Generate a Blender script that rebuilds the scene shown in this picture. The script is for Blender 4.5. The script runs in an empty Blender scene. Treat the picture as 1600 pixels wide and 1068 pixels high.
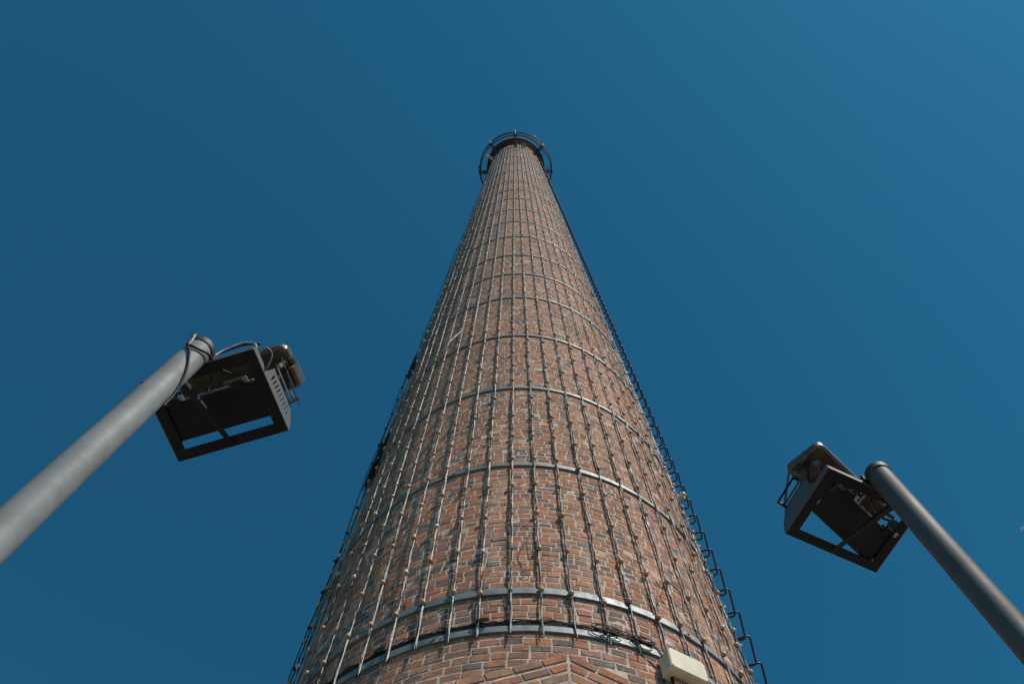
import bpy, math, random
import numpy as np
from mathutils import Vector, Matrix

# ------------------------------------------------------------------ camera, sky, sun, exposure
scene = bpy.context.scene
col = scene.collection
R = math.radians
EYE = 1.6                                   # camera height above the paving (metres)
PITCH, ROLL, FPX = R(71.18283), R(0.46706), 1299.4
cam_data = bpy.data.cameras.new("camera")
cam_data.sensor_width = 36.0
cam_data.lens = FPX / 1600.0 * 36.0
cam_data.clip_start = 0.05
cam_data.clip_end = 2000.0
camera = bpy.data.objects.new("camera", cam_data)
col.objects.link(camera)
_fw = Vector((0, math.cos(PITCH), math.sin(PITCH)))
_up0 = Vector((0, -math.sin(PITCH), math.cos(PITCH)))
_rt0 = Vector((1, 0, 0))
_rt = math.cos(ROLL) * _rt0 + math.sin(ROLL) * _up0
_up = -math.sin(ROLL) * _rt0 + math.cos(ROLL) * _up0
camera.matrix_world = Matrix(((_rt.x, _up.x, -_fw.x, 0), (_rt.y, _up.y, -_fw.y, 0), (_rt.z, _up.z, -_fw.z, EYE), (0, 0, 0, 1)))
scene.camera = camera

SUN_EL, SUN_AZ = R(51), R(-43)              # azimuth counted from +X, counter-clockwise
world = bpy.data.worlds.new("World")
scene.world = world
world.use_nodes = True
wn, wl = world.node_tree.nodes, world.node_tree.links
wn.clear()
sky = wn.new("ShaderNodeTexSky")
sky.sky_type = 'NISHITA'
sky.sun_disc = False
sky.sun_elevation = SUN_EL
sky.sun_rotation = R(90) - SUN_AZ
sky.altitude = 200
sky.air_density = 1.0
sky.dust_density = 0.3
sky.ozone_density = 2.5
tint = wn.new("ShaderNodeMix"); tint.data_type = 'RGBA'; tint.blend_type = 'MULTIPLY'
tint.inputs[0].default_value = 1.0
tint.inputs[7].default_value = (0.20, 0.89, 0.96, 1)
bg = wn.new("ShaderNodeBackground")
bg.inputs[1].default_value = 0.083
wo = wn.new("ShaderNodeOutputWorld")
wl.new(sky.outputs[0], tint.inputs[6]); wl.new(tint.outputs[2], bg.inputs[0]); wl.new(bg.outputs[0], wo.inputs[0])

sun_data = bpy.data.lights.new("sun", 'SUN')
sun_data.energy = 4.1
sun_data.angle = R(0.53)
sun_data.color = (1.0, 0.91, 0.80)
sun = bpy.data.objects.new("sun", sun_data)
col.objects.link(sun)
_s = Vector((math.cos(SUN_EL) * math.cos(SUN_AZ), math.cos(SUN_EL) * math.sin(SUN_AZ), math.sin(SUN_EL)))
sun.rotation_euler = _s.to_track_quat('Z', 'Y').to_euler()
sun.location = _s * 80

scene.view_settings.view_transform = 'Standard'
scene.view_settings.look = 'None'
scene.view_settings.exposure = 0.0
scene.view_settings.gamma = 1.0
scene.view_settings.use_curve_mapping = False

rng = np.random.default_rng(7)
random.seed(7)

# ------------------------------------------------------------------ materials
def mat(name, base=(.5, .5, .5), rough=.6, metal=0.0, noise=None, bump=None, spec=None):
    """noise = (scale, colour2, lo, hi) mixes a second colour; bump = (scale, strength, distance)"""
    m = bpy.data.materials.new(name); m.use_nodes = True
    n, l = m.node_tree.nodes, m.node_tree.links
    b = n["Principled BSDF"]
    b.inputs["Base Color"].default_value = (*base, 1)
    b.inputs["Roughness"].default_value = rough
    b.inputs["Metallic"].default_value = metal
    if spec is not None: b.inputs["Specular IOR Level"].default_value = spec
    tc = n.new("ShaderNodeTexCoord")
    if noise:
        nz = n.new("ShaderNodeTexNoise"); nz.inputs["Scale"].default_value = noise[0]; nz.inputs["Detail"].default_value = 6
        nz.inputs["Roughness"].default_value = .65
        rp = n.new("ShaderNodeMapRange"); rp.inputs[1].default_value = noise[2]; rp.inputs[2].default_value = noise[3]
        mx = n.new("ShaderNodeMix"); mx.data_type = 'RGBA'
        mx.inputs[6].default_value = (*base, 1); mx.inputs[7].default_value = (*noise[1], 1)
        l.new(tc.outputs["Object"], nz.inputs["Vector"]); l.new(nz.outputs[0], rp.inputs[0])
        l.new(rp.outputs[0], mx.inputs[0]); l.new(mx.outputs[2], b.inputs["Base Color"])
        r2 = n.new("ShaderNodeMapRange"); r2.inputs[3].default_value = max(.05, rough - .12); r2.inputs[4].default_value = min(1, rough + .15)
        l.new(nz.outputs[0], r2.inputs[0]); l.new(r2.outputs[0], b.inputs["Roughness"])
    if bump:
        nb = n.new("ShaderNodeTexNoise"); nb.inputs["Scale"].default_value = bump[0]; nb.inputs["Detail"].default_value = 5
        bp = n.new("ShaderNodeBump"); bp.inputs["Strength"].default_value = bump[1]; bp.inputs["Distance"].default_value = bump[2]
        l.new(tc.outputs["Object"], nb.inputs["Vector"]); l.new(nb.outputs[0], bp.inputs["Height"]); l.new(bp.outputs[0], b.inputs["Normal"])
    return m

def brick_material(name, use_attr):
    m = bpy.data.materials.new(name); m.use_nodes = True
    n, l = m.node_tree.nodes, m.node_tree.links
    b = n["Principled BSDF"]; b.inputs["Roughness"].default_value = .88
    b.inputs["Specular IOR Level"].default_value = .25
    geo = n.new("ShaderNodeNewGeometry")
    if use_attr:
        src = n.new("ShaderNodeAttribute"); src.attribute_name = "rnd"; rnd = src.outputs["Fac"]
    else:
        src = n.new("ShaderNodeObjectInfo"); rnd = src.outputs["Random"]
    ramp = n.new("ShaderNodeValToRGB"); ramp.color_ramp.interpolation = 'CONSTANT'
    cs = [(0.00, (.095, .098, .102)), (0.07, (.130, .095, .082)), (0.15, (.235, .112, .080)), (0.28, (.355, .140, .082)),
          (0.42, (.425, .145, .068)), (0.57, (.475, .165, .070)), (0.70, (.350, .148, .095)), (0.80, (.505, .200, .085)),
          (0.90, (.270, .150, .110)), (0.95, (.450, .190, .085))]
    el = ramp.color_ramp.elements
    el[0].position, el[0].color = cs[0][0], (*cs[0][1], 1)
    el[1].position, el[1].color = cs[1][0], (*cs[1][1], 1)
    for p, c in cs[2:]:
        e = el.new(p); e.color = (*c, 1)
    l.new(rnd, ramp.inputs[0])
    # slow drift along the shaft: redder and greyer zones (different firings, soot)
    big = n.new("ShaderNodeTexNoise"); big.inputs["Scale"].default_value = .45; big.inputs["Detail"].default_value = 4
    mp = n.new("ShaderNodeMapping"); mp.inputs["Scale"].default_value = (.9, .9, .55)
    l.new(geo.outputs["Position"], mp.inputs[0]); l.new(mp.outputs[0], big.inputs["Vector"])
    mr = n.new("ShaderNodeMapRange"); mr.inputs[1].default_value = .40; mr.inputs[2].default_value = .66
    mr.inputs[4].default_value = .50
    l.new(big.outputs[0], mr.inputs[0])
    mx = n.new("ShaderNodeMix"); mx.data_type = 'RGBA'; mx.inputs[7].default_value = (.29, .165, .12, 1)
    l.new(mr.outputs[0], mx.inputs[0]); l.new(ramp.outputs[0], mx.inputs[6])
    # height: the upper shaft is greyer
    sp = n.new("ShaderNodeSeparateXYZ"); l.new(geo.outputs["Position"], sp.inputs[0])
    hr = n.new("ShaderNodeMapRange"); hr.inputs[1].default_value = 16; hr.inputs[2].default_value = 42; hr.inputs[4].default_value = .55
    l.new(sp.outputs[2], hr.inputs[0])
    m2 = n.new("ShaderNodeMix"); m2.data_type = 'RGBA'; m2.inputs[7].default_value = (.335, .205, .150, 1)
    l.new(hr.outputs[0], m2.inputs[0]); l.new(mx.outputs[2], m2.inputs[6])
    # dusting of pale mortar and dark soot specks inside each brick
    fn = n.new("ShaderNodeTexNoise"); fn.inputs["Scale"].default_value = 38; fn.inputs["Detail"].default_value = 7; fn.inputs["Roughness"].default_value = .7
    l.new(geo.outputs["Position"], fn.inputs["Vector"])
    f1 = n.new("ShaderNodeMapRange"); f1.inputs[1].default_value = .54; f1.inputs[2].default_value = .72; f1.inputs[4].default_value = .75
    l.new(fn.outputs[0], f1.inputs[0])
    m3 = n.new("ShaderNodeMix"); m3.data_type = 'RGBA'; m3.inputs[7].default_value = (.50, .37, .29, 1)
    l.new(f1.outputs[0], m3.inputs[0]); l.new(m2.outputs[2], m3.inputs[6])
    f2 = n.new("ShaderNodeMapRange"); f2.inputs[1].default_value = .45; f2.inputs[2].default_value = .30; f2.inputs[4].default_value = .8
    l.new(fn.outputs[0], f2.inputs[0])
    m4 = n.new("ShaderNodeMix"); m4.data_type = 'RGBA'; m4.inputs[7].default_value = (.06, .045, .04, 1)
    l.new(f2.outputs[0], m4.inputs[0]); l.new(m3.outputs[2], m4.inputs[6])
    st = n.new("ShaderNodeTexNoise"); st.inputs["Scale"].default_value = 1.0; st.inputs["Detail"].default_value = 5
    sm = n.new("ShaderNodeMapping"); sm.inputs["Scale"].default_value = (5.5, 5.5, .30)
    l.new(geo.outputs["Position"], sm.inputs[0]); l.new(sm.outputs[0], st.inputs["Vector"])
    s1 = n.new("ShaderNodeMapRange"); s1.inputs[1].default_value = .50; s1.inputs[2].default_value = .68; s1.inputs[4].default_value = .50
    l.new(st.outputs[0], s1.inputs[0])
    m5 = n.new("ShaderNodeMix"); m5.data_type = 'RGBA'; m5.inputs[7].default_value = (.12, .085, .07, 1)
    l.new(s1.outputs[0], m5.inputs[0]); l.new(m4.outputs[2], m5.inputs[6])
    s2 = n.new("ShaderNodeMapRange"); s2.inputs[1].default_value = .44; s2.inputs[2].default_value = .30; s2.inputs[4].default_value = .35
    l.new(st.outputs[0], s2.inputs[0])
    m6 = n.new("ShaderNodeMix"); m6.data_type = 'RGBA'; m6.inputs[7].default_value = (.50, .38, .30, 1)
    l.new(s2.outputs[0], m6.inputs[0]); l.new(m5.outputs[2], m6.inputs[6])
    l.new(m6.outputs[2], b.inputs["Base Color"])
    bp = n.new("ShaderNodeBump"); bp.inputs["Strength"].default_value = .8; bp.inputs["Distance"].default_value = .006
    l.new(fn.outputs[0], bp.inputs["Height"]); l.new(bp.outputs[0], b.inputs["Normal"])
    return m

M = {}
M['brick'] = brick_material("brick_single", False)
M['brick_mass'] = brick_material("brick_mass", True)
M['mortar'] = mat("mortar", (.57, .445, .37), .95, noise=(9, (.31, .235, .19), .44, .68), bump=(60, .9, .006), spec=.2)
M['galv'] = mat("galvanised_band", (.25, .275, .285), .60, .6, noise=(7, (.15, .16, .165), .4, .65), bump=(30, .15, .002))
M['strap'] = mat("galvanised_strap", (.38, .375, .365), .6, .3, noise=(14, (.14, .14, .14), .42, .6), bump=(80, .3, .002))
M['black_cable'] = mat("black_cable", (.012, .012, .013), .6, noise=(30, (.03, .03, .03), .45, .7), spec=.25)
M['pale_cable'] = mat("pale_cable", (.42, .41, .38), .6, noise=(22, (.12, .12, .12), .5, .6))
M['bulb'] = mat("bulb_shell", (.46, .30, .17), .36, noise=(17, (.30, .18, .10), .42, .66), bump=(60, .2, .002))
M['bulb_clear'] = mat("bulb_pale", (.62, .58, .52), .25, noise=(17, (.38, .34, .30), .45, .6))
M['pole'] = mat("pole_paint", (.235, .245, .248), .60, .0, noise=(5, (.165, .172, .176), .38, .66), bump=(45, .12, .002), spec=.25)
M['pole_shaded'] = mat("pole_paint_shaded", (.092, .096, .098), .60, .0, noise=(3.5, (.075, .078, .08), .35, .7), bump=(45, .15, .002), spec=.25)  # pole paint darkened so the right post's shade sits in the colour
M['pole_cap'] = mat("pole_cap_paint", (.022, .022, .024), .6, noise=(20, (.07, .065, .06), .45, .7))
M['dark_steel'] = mat("dark_painted_steel", (.011, .011, .012), .6, .0, noise=(8, (.022, .019, .018), .42, .7), bump=(50, .2, .002), spec=.25)
M['grey_steel'] = mat("grey_painted_steel", (.098, .10, .102), .6, .0, noise=(9, (.08, .08, .082), .4, .7))
M['heat_sink'] = mat("floodlight_back", (.19, .15, .105), .6, .0, noise=(15, (.09, .075, .06), .42, .7))
M['casing'] = mat("floodlight_casing", (.16, .155, .15), .5, .4, noise=(14, (.08, .075, .07), .42, .7))
M['glass'] = mat("floodlight_glass", (.03, .035, .04), .08)
M['cream'] = mat("cream_plastic", (.62, .57, .42), .5, noise=(6, (.50, .45, .33), .45, .75))
M['iron'] = mat("ladder_iron", (.030, .028, .028), .5, .4, noise=(25, (.09, .045, .03), .52, .72))
M['rust'] = mat("gallery_steel", (.020, .017, .017), .65, .1, noise=(6, (.06, .030, .022), .48, .7))
M['crown_shaded'] = mat("crown_brick", (.040, .024, .020), .9, noise=(5, (.07, .036, .027), .42, .65), bump=(20, .8, .02))  # dark brick, deepened further to carry the shade of the overhang's underside
M['paving'] = mat("paving", (.20, .185, .17), .9, noise=(.8, (.13, .12, .11), .4, .65), bump=(30, .5, .01))
M['white'] = mat("white_feathers", (.8, .8, .8), .7, noise=(10, (.55, .56, .58), .45, .7))
M['void'] = mat("doorway_shade", (.03, .022, .02), .9, noise=(5, (.05, .035, .03), .4, .6))

# ------------------------------------------------------------------ mesh helpers (world z = z + EYE)
class MB:
    def __init__(self): self.v, self.f = [], []
    def add(self, vs, fs):
        o = len(self.v); self.v += [tuple(p) for p in vs]; self.f += [tuple(i + o for i in q) for q in fs]; return self
    def hexa(self, p):      # p: 8 points, bottom 4 ccw, top 4 ccw
        return self.add(p, [(3, 2, 1, 0), (4, 5, 6, 7), (0, 1, 5, 4), (1, 2, 6, 5), (2, 3, 7, 6), (3, 0, 4, 7)])
    def box(self, x0, x1, y0, y1, z0, z1, T=None):
        p = [(x0, y0, z0), (x1, y0, z0), (x1, y1, z0), (x0, y1, z0), (x0, y0, z1), (x1, y0, z1), (x1, y1, z1), (x0, y1, z1)]
        if T: p = [T(*q) for q in p]
        return self.hexa(p)
    def prism(self, poly, a0, a1, T):   # poly in (b, c), extruded along a
        n = len(poly)
        vs = [T(a0, b, c) for b, c in poly] + [T(a1, b, c) for b, c in poly]
        fs = [tuple(range(n))[::-1], tuple(range(n, 2 * n))] + [(i, (i + 1) % n, (i + 1) % n + n, i + n) for i in range(n)]
        return self.add(vs, fs)
    def tube(self, pts, r, n=6, closed=False, caps=True):
        P = [Vector(p) for p in pts]; k = len(P); vs = []; fs = []
        ref = Vector((0.13, 0.31, 0.94)).normalized()
        for i in range(k):
            if closed: t = P[(i + 1) % k] - P[i - 1]
            else: t = P[min(i + 1, k - 1)] - P[max(i - 1, 0)]
            t.normalize()
            a = t.cross(ref)
            if a.length < .05: a = t.cross(Vector((1, 0, 0)))
            a.normalize(); b = t.cross(a)
            rr = r[i] if isinstance(r, (list, tuple)) else r
            for j in range(n):
                w = 2 * math.pi * j / n
                vs.append(P[i] + a * (rr * math.cos(w)) + b * (rr * math.sin(w)))
        for i in range(k if closed else k - 1):
            i2 = (i + 1) % k
            for j in range(n):
                j2 = (j + 1) % n
                fs.append((i * n + j, i * n + j2, i2 * n + j2, i2 * n + j))
        if caps and not closed:
            fs.append(tuple(range(n))[::-1]); fs.append(tuple((k - 1) * n + j for j in range(n)))
        return self.add(vs, fs)
    def sphere(self, c, r, seg=10, ring=7, sz=1.0):
        vs = [(c[0], c[1], c[2] - r * sz)]; fs = []
        for i in range(1, ring):
            w = math.pi * i / ring
            for j in range(seg):
                u = 2 * math.pi * j / seg
                vs.append((c[0] + r * math.sin(w) * math.cos(u), c[1] + r * math.sin(w) * math.sin(u), c[2] - r * sz * math.cos(w)))
        vs.append((c[0], c[1], c[2] + r * sz)); top = len(vs) - 1
        for j in range(seg):
            j2 = (j + 1) % seg
            fs.append((0, 1 + j2, 1 + j)); fs.append((top, 1 + (ring - 2) * seg + j, 1 + (ring - 2) * seg + j2))
            for i in range(ring - 2):
                fs.append((1 + i * seg + j, 1 + i * seg + j2, 1 + (i + 1) * seg + j2, 1 + (i + 1) * seg + j))
        return self.add(vs, fs)
    def mesh(self, name, m, smooth=False):
        me = bpy.data.meshes.new(name)
        me.from_pydata([tuple(v) for v in self.v], [], self.f)
        if isinstance(m, (list, tuple)):
            for x in m: me.materials.append(x)
        else: me.materials.append(m)
        if smooth: me.shade_smooth()
        return me
    def build(self, name, m, parent=None, smooth=False, **kw):
        """points are given in world space; the object is placed at the parent's origin"""
        o = bpy.data.objects.new(name, self.mesh(name, m, smooth))
        col.objects.link(o)
        if parent is not None:
            o.parent = parent
            org = world_origin(parent)
            o.data.transform(Matrix.Translation(-org))
        for k, v in kw.items(): o[k] = v
        return o

def world_origin(o):
    p = Vector((0, 0, 0))
    while o is not None: p += Vector(o.location); o = o.parent
    return p

def thing(name, label, cat, loc, group=None):
    o = bpy.data.objects.new(name, None); col.objects.link(o)
    o.empty_display_size = .2; o.location = loc
    o['label'] = label; o['category'] = cat
    if group: o['group'] = group
    return o
def tag(o, label, cat, group=None):
    o['label'] = label; o['category'] = cat
    if group: o['group'] = group
    return o

# ------------------------------------------------------------------ chimney geometry
CX, CY = 0.13352814, 6.0
R0, TAPER = 2.26771, 0.01899
def rad(z): return R0 - TAPER * z           # z measured from the eye height
def pt(az, z, off=0.0):
    a = R(az); r = rad(z) + off
    return Vector((CX + r * math.cos(a), CY + r * math.sin(a), z + EYE))
def project(P):
    d = Vector(P) - Vector((0, 0, EYE)); zz = d.dot(_fw)
    return 800 + FPX * d.dot(_rt) / zz, 534 - FPX * d.dot(_up) / zz, zz

# ground
g = MB()
N = 48
g.v = [(0, 0, 0)] + [(400 * math.cos(2 * math.pi * i / N), 400 * math.sin(2 * math.pi * i / N), 0) for i in range(N)]
g.f = [(0, 1 + i, 1 + (i + 1) % N) for i in range(N)]
go = g.build("ground", M['paving']); go['kind'] = 'structure'

chimney = thing("chimney", "tall tapering round brick chimney hooped with steel bands", "chimney", (CX, CY, 0))

# mortar core of the shaft
core = MB(); SEG = 200
zs = [-1.6] + [(-1.5 + i * .5) for i in range(1, 101)] + [48.6]
zs = [z for z in zs if z <= 48.6]
for z in zs:
    for j in range(SEG):
        p = pt(360 * j / SEG, z, -.0020); core.v.append(tuple(p))
for i in range(len(zs) - 1):
    for j in range(SEG):
        j2 = (j + 1) % SEG
        core.f.append((i * SEG + j, i * SEG + j2, (i + 1) * SEG + j2, (i + 1) * SEG + j))
core.build("mortar", M['mortar'], chimney, smooth=True)

# gable of the doorcase: apex direction and plane
GAZ = 276.9
ga = R(GAZ)
g_n = Vector((math.cos(ga), math.sin(ga), 0)); g_t = Vector((-math.sin(ga), math.cos(ga), 0))   # t points right in the picture
G_APEX = 4.665
G_OUT = rad(4.5) + .020
def gp(s, z, d=0.0):    # s along the doorcase face, z height from the eye, d proud of it
    return Vector((CX, CY, 0)) + g_n * (G_OUT + d) + g_t * s + Vector((0, 0, z + EYE))
G_SLOPE = .50

# bricks: course by course all the way round
COURSE = .0752
rows = []
z = -1.56; ci = 0
while z < 48.4:
    r = rad(z + COURSE / 2); circ = 2 * math.pi * r
    base = .152 if z < 4.88 else .1195
    widths = []
    tot = 0
    while tot < circ:
        w = base * rng.choice([.80, 1.0, 1.0, 1.0, 1.28], p=[.22, .22, .2, .16, .2]) * rng.uniform(.95, 1.05)
        widths.append(w); tot += w
    widths = np.array(widths) * (circ / tot)
    edges = np.concatenate([[0], np.cumsum(widths)]) / r + rng.uniform(0, 6.283)
    jt = rng.uniform(.009, .014, len(widths)) / r / 2
    rows.append(np.stack([edges[:-1] + jt, edges[1:] - jt, np.full(len(widths), z + .0060), np.full(len(widths), z + COURSE - .0060)], 1))
    z += COURSE; ci += 1
B = np.concatenate(rows)                     # a0, a1, z0, z1
mid = (B[:, 0] + B[:, 1]) / 2
# bricks swallowed by the gable are left out
zc = (B[:, 2] + B[:, 3]) / 2
dl = np.angle(np.exp(1j * (mid - ga))) * (R0 - TAPER * zc)
keep = ~((np.abs(dl) < 1.0) & (zc < G_APEX - .02 - G_SLOPE * np.abs(dl)))
B = B[keep]; mid = mid[keep]; zc = zc[keep]
nB = len(B)
z0 = B[:, 2] + rng.normal(0, .0016, nB); z1 = B[:, 3] + rng.normal(0, .0016, nB)
out = rng.normal(0.0006, .0011, nB)
tilt = rng.normal(0, .0010, (nB, 4))
inset = .0034
a0, a1 = B[:, 0], B[:, 1]
rnd = rng.random(nB).astype(np.float32)
def ring_pt(a, zz, off):
    r = R0 - TAPER * zz + off
    return np.stack([CX + r * np.cos(a), CY + r * np.sin(a), zz + EYE], -1)
jit = rng.normal(0, .0026, (nB, 4, 2))
wave = .0028 * np.sin(5 * mid + .8 * zc) + .0016 * np.sin(11 * mid - 1.7 * zc)
ins_a = inset / (R0 - TAPER * zc)
corners = [(a0, z0, 1, 1), (a1, z0, -1, 1), (a1, z1, -1, -1), (a0, z1, 1, -1)]
V = np.zeros((nB, 8, 3))
for i, (aa, zz, sa, sz) in enumerate(corners):
    ja = jit[:, i, 0] / (R0 - TAPER * zc)
    zz = zz + wave
    V[:, i] = ring_pt(aa + ja, zz + jit[:, i, 1], -.014)
    V[:, 4 + i] = ring_pt(aa + ja + sa * ins_a, zz + jit[:, i, 1] + sz * inset, out + tilt[:, i])
FACES = np.array([(4, 5, 6, 7), (0, 1, 5, 4), (1, 2, 6, 5), (2, 3, 7, 6), (3, 0, 4, 7)])
# which bricks show largest in the photograph
cen = V[:, 4:].mean(1)
dd = cen - np.array([0, 0, EYE])
fw, rt, up = np.array(_fw), np.array(_rt), np.array(_up)
def pr(Q):
    zz = Q @ fw
    return 800 + FPX * (Q @ rt) / zz, 534 - FPX * (Q @ up) / zz
x, y = pr(dd)
q = [pr(V[:, 4 + i] - np.array([0, 0, EYE])) for i in range(4)]
area = np.zeros(nB)
for i in range(4):
    j = (i + 1) % 4
    area += q[i][0] * q[j][1] - q[j][0] * q[i][1]
area = np.abs(area) / 2
facing = (np.stack([np.cos(mid), np.sin(mid), 0 * mid], 1) * dd).sum(1) < 0
vis = facing & (x > 3) & (x < 1597) & (y > 3) & (y < 1064) & (dd @ fw > 0)
order = np.argsort(-np.where(vis, area, 0))
singles = order[:300]
mask = np.ones(nB, bool); mask[singles] = False
Vm = V[mask]; nm = len(Vm)
me = bpy.data.meshes.new("brickwork")
faces = (FACES[None] + (np.arange(nm) * 8)[:, None, None]).reshape(-1, 4)
me.vertices.add(nm * 8); me.vertices.foreach_set("co", (Vm - np.array([CX, CY, 0])).reshape(-1).astype(np.float32))
me.loops.add(faces.size); me.loops.foreach_set("vertex_index", faces.reshape(-1).astype(np.int32))
me.polygons.add(len(faces)); me.polygons.foreach_set("loop_start", (np.arange(len(faces)) * 4).astype(np.int32))
me.update(calc_edges=True)
me.shade_flat()
at = me.attributes.new("rnd", 'FLOAT', 'FACE'); at.data.foreach_set("value", np.repeat(rnd[mask], 5))
me.materials.append(M['brick_mass'])
bw = bpy.data.objects.new("brickwork", me); col.objects.link(bw); bw.parent = chimney; bw['kind'] = 'stuff'

# shared brick meshes (unit length 1 x height 1, local x = along, y = up, z = out)
protos = []
for k in range(16):
    mb = MB(); jj = rng.normal(0, 1, (4, 2)); tt = rng.normal(0, .0010, 4)
    L = .11; H = .063
    cs = [(-L / 2, -H / 2, 1, 1), (L / 2, -H / 2, -1, 1), (L / 2, H / 2, -1, -1), (-L / 2, H / 2, 1, -1)]
    vs = [(cx + jj[i, 0] * .0022, cy + jj[i, 1] * .002, -.014) for i, (cx, cy, sa, sz) in enumerate(cs)]
    vs += [(cx + jj[i, 0] * .0022 + sa * inset, cy + jj[i, 1] * .002 + sz * inset, tt[i]) for i, (cx, cy, sa, sz) in enumerate(cs)]
    mb.add(vs, [tuple(f) for f in FACES.tolist()])
    protos.append(mb.mesh("brick", M['brick']))
def place_brick(centre, tang, upv, nrm, length, height, parent, name="brick"):
    o = bpy.data.objects.new(name, protos[random.randrange(16)]); col.objects.link(o)
    o.parent = parent
    org = world_origin(parent); c = centre - org
    sx, sy = length / .11, height / .063
    o.matrix_local = Matrix(((tang.x * sx, upv.x * sy, nrm.x, c.x), (tang.y * sx, upv.y * sy, nrm.y, c.y), (tang.z * sx, upv.z * sy, nrm.z, c.z), (0, 0, 0, 1)))
    return o
for i in singles:
    am = mid[i]; zm = zc[i] + float(wave[i]); r = rad(zm) + float(out[i])
    nrm = Vector((math.cos(am), math.sin(am), TAPER)).normalized()
    tang = Vector((-math.sin(am), math.cos(am), 0)); upv = nrm.cross(tang)
    place_brick(Vector((CX + r * math.cos(am), CY + r * math.sin(am), zm + EYE)), tang, upv, nrm,
                (a1[i] - a0[i]) * r, z1[i] - z0[i], chimney)

# gabled brick doorcase at the foot, only its peak is in the picture
case = MB()
hw = .95
pent = [(-hw, -1.6), (hw, -1.6), (hw, G_APEX - G_SLOPE * hw), (0, G_APEX), (-hw, G_APEX - G_SLOPE * hw)]
vs = [gp(s, zz - .001, -.004) for s, zz in pent] + [gp(s, zz - .02, -.5) for s, zz in pent]
case.add(vs, [(0, 1, 2, 3, 4), (9, 8, 7, 6, 5)] + [(i, i + 5, (i + 1) % 5 + 5, (i + 1) % 5) for i in range(5)])
gable = case.build("brick_gable", M['mortar'], chimney)
arch = MB()
arch.add([gp(s, zz, -.004) for s, zz in [(-.52, -1.6), (.52, -1.6), (.52, 4.0), (.3, 4.22), (0, 4.36), (-.3, 4.22), (-.52, 4.0)]], [(0, 1, 2, 3, 4, 5, 6)])
arch.build("doorway", M['void'], gable)
th = math.atan(G_SLOPE)
for side in (-1, 1):
    tdir = (g_t * side * math.cos(th) - Vector((0, 0, 1)) * math.sin(th))
    ndir = (g_t * side * math.sin(th) + Vector((0, 0, 1)) * math.cos(th))
    for row, (drop, dep) in enumerate([(.036, .004), (.116, .002), (.196, .000)]):
        s = .011
        first = True
        while s < .98:
            L = (.12 if (first and row == 1) else .195) + random.uniform(-.01, .01)
            if True:
                o = MB(); j = [random.uniform(-.002, .002) for _ in range(8)]
                h = .0295; d0 = -.09
                def q_(sx, hh, d_): return gp(0, G_APEX) + tdir * sx + ndir * (hh - drop) + g_n * d_
                lo = s + (drop + h) * math.tan(th) if first else s + drop * math.tan(th)
                hi = s + (drop - h) * math.tan(th) if first else s + drop * math.tan(th)
                e = s + drop * math.tan(th) + L
                i3 = .0035
                vs = [q_(lo, -h, d0), q_(e, -h, d0), q_(e, h, d0), q_(hi, h, d0),
                      q_(lo + i3, -h + i3 + j[0], dep + j[4]), q_(e - i3 + j[1], -h + i3 + j[2], dep + j[5]), q_(e - i3 + j[1], h - i3, dep + j[6]), q_(hi + i3, h - i3 + j[3], dep + j[7])]
                fs = [tuple(f) for f in FACES.tolist()] + [(3, 2, 1, 0)]
                if side == -1: fs = [f[::-1] for f in fs]
                o.add(vs, fs)
                o.build("brick", M['brick'], gable)
            s += L + .012; first = False
# flat brickwork of the doorcase below the rake
zz = 3.6
while zz < G_APEX - .30:
    lim = (G_APEX - .235 - zz - .07) / G_SLOPE
    s = -lim + random.uniform(0, .1)
    while s + .2 < lim:
        L = .205
        if not (abs(s + L / 2) < .50 and zz < 4.30):
            place_brick(gp(s + L / 2, zz + .035, -.006), g_t, Vector((0, 0, 1)), g_n, L, .063, gable)
        s += L + .012
    zz += .076

# crown: corbelled brick head
cr = MB()
prof = [(48.30, -.02), (48.45, .06), (48.60, .06), (48.62, .13), (48.80, .13), (48.82, .22), (49.05, .22), (49.07, .33), (49.6, .33), (49.62, .24), (49.9, .22), (49.9, -.35), (48.4, -.35)]
S2 = 96
for (zz, o_) in prof:
    for j in range(S2):
        a = 2 * math.pi * j / S2; r = rad(49) + o_
        cr.v.append((CX + r * math.cos(a), CY + r * math.sin(a), zz + EYE))
for i in range(len(prof) - 1):
    for j in range(S2):
        j2 = (j + 1) % S2
        cr.f.append((i * S2 + j, i * S2 + j2, (i + 1) * S2 + j2, (i + 1) * S2 + j))
cr.build("crown", M['crown_shaded'], chimney)

# ------------------------------------------------------------------ steel bands
BANDS = [4.915, 5.375, 7.54, 9.705, 11.92, 14.18, 16.02, 17.82, 20.04, 22.19, 24.35, 26.6, 28.7, 31.2, 34.7, 38.0, 41.2, 44.4]
ORD = ["lowest", "second", "third", "fourth", "fifth", "sixth", "seventh", "eighth", "ninth", "tenth", "eleventh", "twelfth", "thirteenth",
       "fourteenth", "fifteenth", "sixteenth", "seventeenth", "topmost"]
def band_mb(zc_, prof):
    mb = MB(); S3 = 180; n = len(prof)
    for j in range(S3):
        a = 2 * math.pi * j / S3
        for (o_, dz) in prof:
            r = rad(zc_) + o_
            mb.v.append((CX + r * math.cos(a), CY + r * math.sin(a), zc_ + dz + EYE))
    for j in range(S3):
        j2 = (j + 1) % S3
        for i in range(n):
            i2 = (i + 1) % n
            mb.f.append((j * n + i, j2 * n + i, j2 * n + i2, j * n + i2))
    return mb
hat = [(-.006, -.046), (.019, -.046), (.022, -.043), (.022, .006), (.019, .010), (.009, .014), (.007, .052), (-.006, .052)]
flat = [(-.006, -.032), (.016, -.032), (.019, -.028), (.019, .030), (.016, .034), (-.006, .034)]
slim = [(-.006, -.036), (.018, -.036), (.021, -.032), (.021, .032), (.018, .036), (-.006, .036)]
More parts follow.
